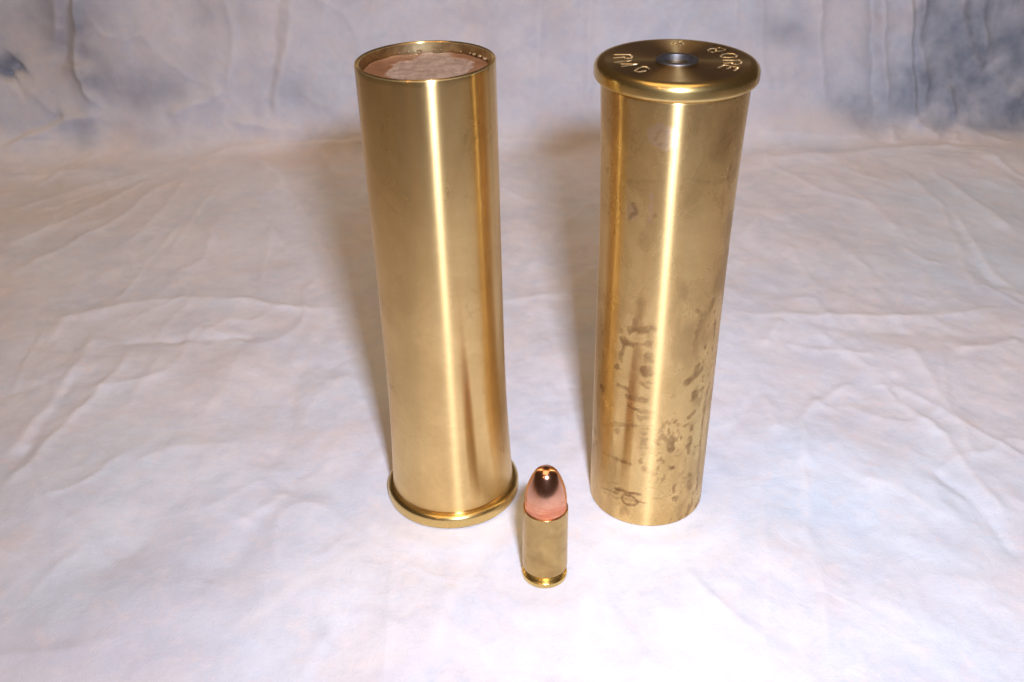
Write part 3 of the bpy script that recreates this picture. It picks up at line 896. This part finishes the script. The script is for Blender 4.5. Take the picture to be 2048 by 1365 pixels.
def case_body(mat, parent, flip, stains=None):
    """tube open at the mouth; flip = standing on its mouth"""
    zz = np.concatenate([[TR - 0.6], TR + np.array([0, 0.06, 0.12, 0.18, 0.24, 0.30, 0.36, 0.42, 0.48, 0.55, 0.65]), np.linspace(TR + 0.8, LN - 0.25, 300 if stains else 90)])
    seg = 420 if stains else 256
    prof = PROF_MOUTH_DOWN if flip else PROF_MOUTH_UP
    rm = prof[-1][1]
    out = [(body_radius(max(z, TR), prof) - 0.55 * math.exp(-((z - TR - 0.26) / 0.17) ** 2), float(z)) for z in zz]
    out += [(rm - 0.04, LN - 0.10), (rm - 0.14, LN), (rm - 0.80, LN), (rm - 0.92, LN - 0.10)]
    out += [(rm - 0.95, LN - 0.2)]
    P = np.asarray(out)
    if flip:
        P = P[::-1].copy()
        P[:, 1] = LN - P[:, 1]
    th = np.linspace(0, 2 * np.pi, seg, endpoint=False)
    r, z = P[:, 0][:, None], P[:, 1][:, None]
    Vv = np.stack([r * np.cos(th), r * np.sin(th), z + 0 * th], -1)
    att = None
    if stains:
        TH = np.degrees(th)[None, :] + 0 * r
        Z = z + 0 * th[None, :]
        A = (TH + 360 - STAIN_A0) % 360           # arc degrees from the left silhouette
        A = np.where(A > 270, A - 360, A)
        U = np.radians(A) * 14.0
        jx = 0.55 * fbm(U / 1.2, Z / 1.2, 4, 61)
        jz = 0.55 * fbm(U / 1.2, Z / 1.2, 4, 62)
        brk = 0.72 + 0.5 * fbm(U / 0.8, Z / 0.8, 3, 63)
        st = np.zeros(U.shape)
        et = np.zeros(U.shape)
        for pts, w, amt, ch in STAINS:
            q = [(math.radians(a) * 14.0, b) for a, b in pts]
            if len(q) == 1:
                q = [q[0], (q[0][0] + 0.01, q[0][1])]
            d, _, _ = polydist(U + jx, Z + jz, q)
            w = 1.25 * w + 0.1
            soft = 0.16 + 0.28 * w * (1 if amt < 0.45 else 0.4)
            g = amt * (1 - smooth(w / 2 - soft / 2, w / 2 + soft, d))
            if ch == 's':
                st = np.maximum(st, np.minimum(1.1 * g * brk, 1))
            else:
                et = np.maximum(et, g * (0.6 + 0.8 * np.abs(fbm(U / 0.6, Z / 0.6, 2, 64))))
        zone = smooth(52, 18, Z) * smooth(200, 150, A) * smooth(-20, 10, A)
        sp = smooth(0.22, 0.36, fbm(U / 1.3, Z / 2.0, 3, 65)) * smooth(0.05, 0.3, fbm(U / 7, Z / 9, 2, 66))
        st = np.maximum(st, 0.55 * sp * zone)
        veil = 0.30 * smooth(-0.1, 0.5, fbm(U / 5, Z / 12, 4, 67))
        st = np.maximum(st, veil) * (P[:, 1][:, None] > -1)
        att = {'stain': st, 'etch': et}
    me = mesh_object('case_body', Vv.reshape(-1, 3), grid_faces(len(P), seg, True), mat, parent, attrs=att)
    return me


# left case: standing on its rim, mouth up
left = empty('shell_case', (-14.93992, 204.96977, 0.05), (-0.0112, 0.00326, 0.99993),
             'tall clean brass shell case with open mouth and brown wad, standing on its rim', 'shell case')
case_body(M_body_clean, left, False)
lathe('inner_wall', [(RM - 0.95, LN - 0.18), (RM - 0.95, LN - 1.2), (RM - 0.95, LN - 2.4), (RM - 0.95, LN - 9)],
      M_inner, left, 192, sharp=0)
rim_prof = ([(RH - 3, 0.0), (RR - 0.7, 0.0)] + arc(RR - 0.7, 0.7, 0.7, -90, 0, 6) +
            arc(RR - 1.15, TR - 1.15, 1.15, 0, 90, 9) + [(RH + 0.18, TR), (RH + 0.05, TR - 0.12), (RH - 0.4, TR - 0.12)])
lathe('rim', rim_prof, M_rim, left, 256)

WADZ = LN - 2.1
nr, na = 70, 220
rr = np.linspace(0.02, RM - 0.97, nr)
ta = np.linspace(0, 2 * np.pi, na, endpoint=False)
Rg, Tg = np.meshgrid(rr, ta, indexing='ij')
WX, WY = Rg * np.cos(Tg), Rg * np.sin(Tg)


def inside(px, py, poly):
    c = np.zeros(px.shape, bool)
    n = len(poly)
    for i in range(n):
        x0, y0 = poly[i]
        x1, y1 = poly[(i + 1) % n]
        cond = ((y0 > py) != (y1 > py))
        with np.errstate(divide='ignore', invalid='ignore'):
            xi = (x1 - x0) * (py - y0) / (y1 - y0 + 1e-12) + x0
        c ^= cond & (px < xi)
    return c


jit = 0.7
ins = inside(WX + jit * fbm(WX / 2, WY / 2, 3, 71), WY + jit * fbm(WX / 2, WY / 2, 3, 72), WAD_LIGHT)
dd, _, _ = polydist(WX + jit * fbm(WX / 2, WY / 2, 3, 71), WY + jit * fbm(WX / 2, WY / 2, 3, 72),
                    WAD_LIGHT + [WAD_LIGHT[0]])
glue = 0.5 + np.where(ins, -1, 1) * np.minimum(dd / 0.7, 0.5)
WZ = WADZ + 0.12 * fbm(WX / 3, WY / 3, 4, 73) - 0.22 * (1 - glue) + 0.22 * smooth(RM - 2.0, RM - 0.97, Rg) \
    * smooth(-0.5, 0.4, fbm(WX / 2.2, WY / 2.2, 2, 74))
WZ = WZ - 0.5 * smooth(RM - 1.35, RM - 1.1, Rg)
mesh_object('fibre_wad', np.stack([WX, WY, WZ], -1).reshape(-1, 3), grid_faces(nr, na, True), M_wad, left,
            attrs={'glue': glue}, sharp=0)


def bead(name, x, y, z, r, mat, parent, seed):
    n, m = 9, 14
    ph = np.linspace(0.001, np.pi, n)[:, None]
    tq = np.linspace(0, 2 * np.pi, m, endpoint=False)[None, :]
    q = 1 + 0.18 * np.sin(2 * tq + seed) + 0.12 * np.cos(3 * tq + 2 * seed)
    v = np.stack([r * q * np.sin(ph) * np.cos(tq), r * q * np.sin(ph) * np.sin(tq), 0.7 * r * np.cos(ph) + 0 * tq], -1)
    o = mesh_object(name, v.reshape(-1, 3), grid_faces(n, m, True)[:, ::-1], mat, parent, sharp=0)
    o.location = Vector((x, y, z)) * S
    return o


for i, (x, y, r) in enumerate(BEADS):
    L = math.hypot(x, y)
    f = min(1.0, (RM - 1.2) / L)
    bead('glue_bead', x * f, y * f, WADZ + 0.45, r, M_glue, left, i * 1.7)

# right case: standing on its mouth, head up
right = empty('upturned_shell_case', (32.10991, 202.55095, 0.04), (0.00573, 0.00023, 0.99998),
              'tall stained brass shell case standing mouth down, its stamped wide head on top', 'shell case')
STAIN_A0 = 180.0
case_body(M_body_stained, right, True, stains=True)
rp = [(x, LN - z) for x, z in ([(RH - 0.4, TR - 0.10), (RH + 0.02, TR - 0.10), (RH + 0.25, TR + 0.12)] +
                               arc(RR - 0.85, TR - 0.85 + 0.12, 0.85, 85, 0, 7) +
                               arc(RR - 1.5, 1.5, 1.5, 0, -78, 12) + [(RR - 1.9, 0.0), (RR - 2.1, 0.0)])]
lathe('rim', rp, M_rim, right, 256)

# stamped face of the head
PR = 4.15
rr = np.concatenate([np.arange(PR, RR - 2.05, 0.085), [RR - 2.0]])
ta = np.linspace(0, 2 * np.pi, 1080, endpoint=False)
Rg, Tg = np.meshgrid(rr, ta, indexing='ij')
FX, FY = Rg * np.cos(Tg), Rg * np.sin(Tg)
FZ = np.full(FX.shape, LN + 0.004)
sm = np.zeros(FX.shape)
for pts, w in STROKES:
    d, s, _ = polydist(FX, FY, pts)
    g = 1 - smooth(0.12 * w, 0.5 * w, d)
    sm = np.maximum(sm, g)
    # displaced metal thrown up beside each stroke
    FZ = FZ + 0.03 * np.exp(-((d - 0.62 * w) / 0.12) ** 2)
FZ = FZ - 0.24 * sm
mesh_object('case_head', np.stack([FX, FY, FZ], -1).reshape(-1, 3), grid_faces(len(rr), 1080, True), M_head, right,
            attrs={'stamp': smooth(0.15, 0.6, sm)}, sharp=0)
cup = ([(PR + 0.03, LN - 0.4), (PR + 0.0, LN + 0.05)] + arc(PR - 0.22, LN + 0.05, 0.22, 0, 90, 5) +
       [(3.35, LN + 0.26)] + arc(3.2, LN + 0.06, 0.2, 80, 180, 5) + [(2.95, LN - 0.5), (2.9, LN - 0.95)])
lathe('primer_pocket', cup[::1], M_nickel, right, 96)
prm = [(2.98, LN - 1.2), (2.92, LN - 0.95), (2.75, LN - 0.78)] + [(q, LN - 0.72 + 0.10 * math.cos(q / 2.7 * 1.5)) for q in
                                                                 np.linspace(2.5, 0.02, 8)]
lathe('primer', prm, M_small, right, 96)

# ------------------------------------------------------------------ the small cartridge
cart = empty('pistol_cartridge', (6.45064, 174.25075, 0.05), (0.00888, -0.00381, 0.99995),
             'small round nosed copper and brass cartridge standing between the two tall cases', 'cartridge')
lathe('case_rim', [(2.5, 0.0), (4.55, 0.0)] + arc(4.70, 0.27, 0.27, -90, 0, 5) + arc(4.70, 0.98, 0.27, 0, 90, 5) +
      [(4.45, 1.27), (4.32, 1.45), (4.32, 2.2), (4.60, 2.75)], M_small_rim, cart, 128)
pc = [(4.58, 2.72), (4.93, 3.1), (4.95, 3.5)]
pc += [(4.95 - 0.13 * t, 3.5 + 15.4 * t) for t in np.linspace(0.05, 1, 24)]
pc += arc(4.70, 18.98, 0.12, 0, 90, 4) + [(4.58, 19.08), (4.52, 18.9), (4.52, 17.5)]
lathe('case_body', pc, M_small, cart, 160)
bl = [(4.50, 17.0), (4.515, 19.2), (4.50, 20.2)]
RO, RS, Z0, ZB = 15.2, 2.9, 6.07, 20.6
for a in np.linspace(1.5, 29.5, 22):
    a = math.radians(a)
    bl.append((RO * math.cos(a) - (RO - 4.50), ZB + RO * math.sin(a)))
for a in np.linspace(32, 90, 22):
    a = math.radians(a)
    bl.append((max(RS * math.cos(a), 0.01), ZB + Z0 + RS * math.sin(a)))
lathe('bullet', bl, M_copper, cart, 160, sharp=0)
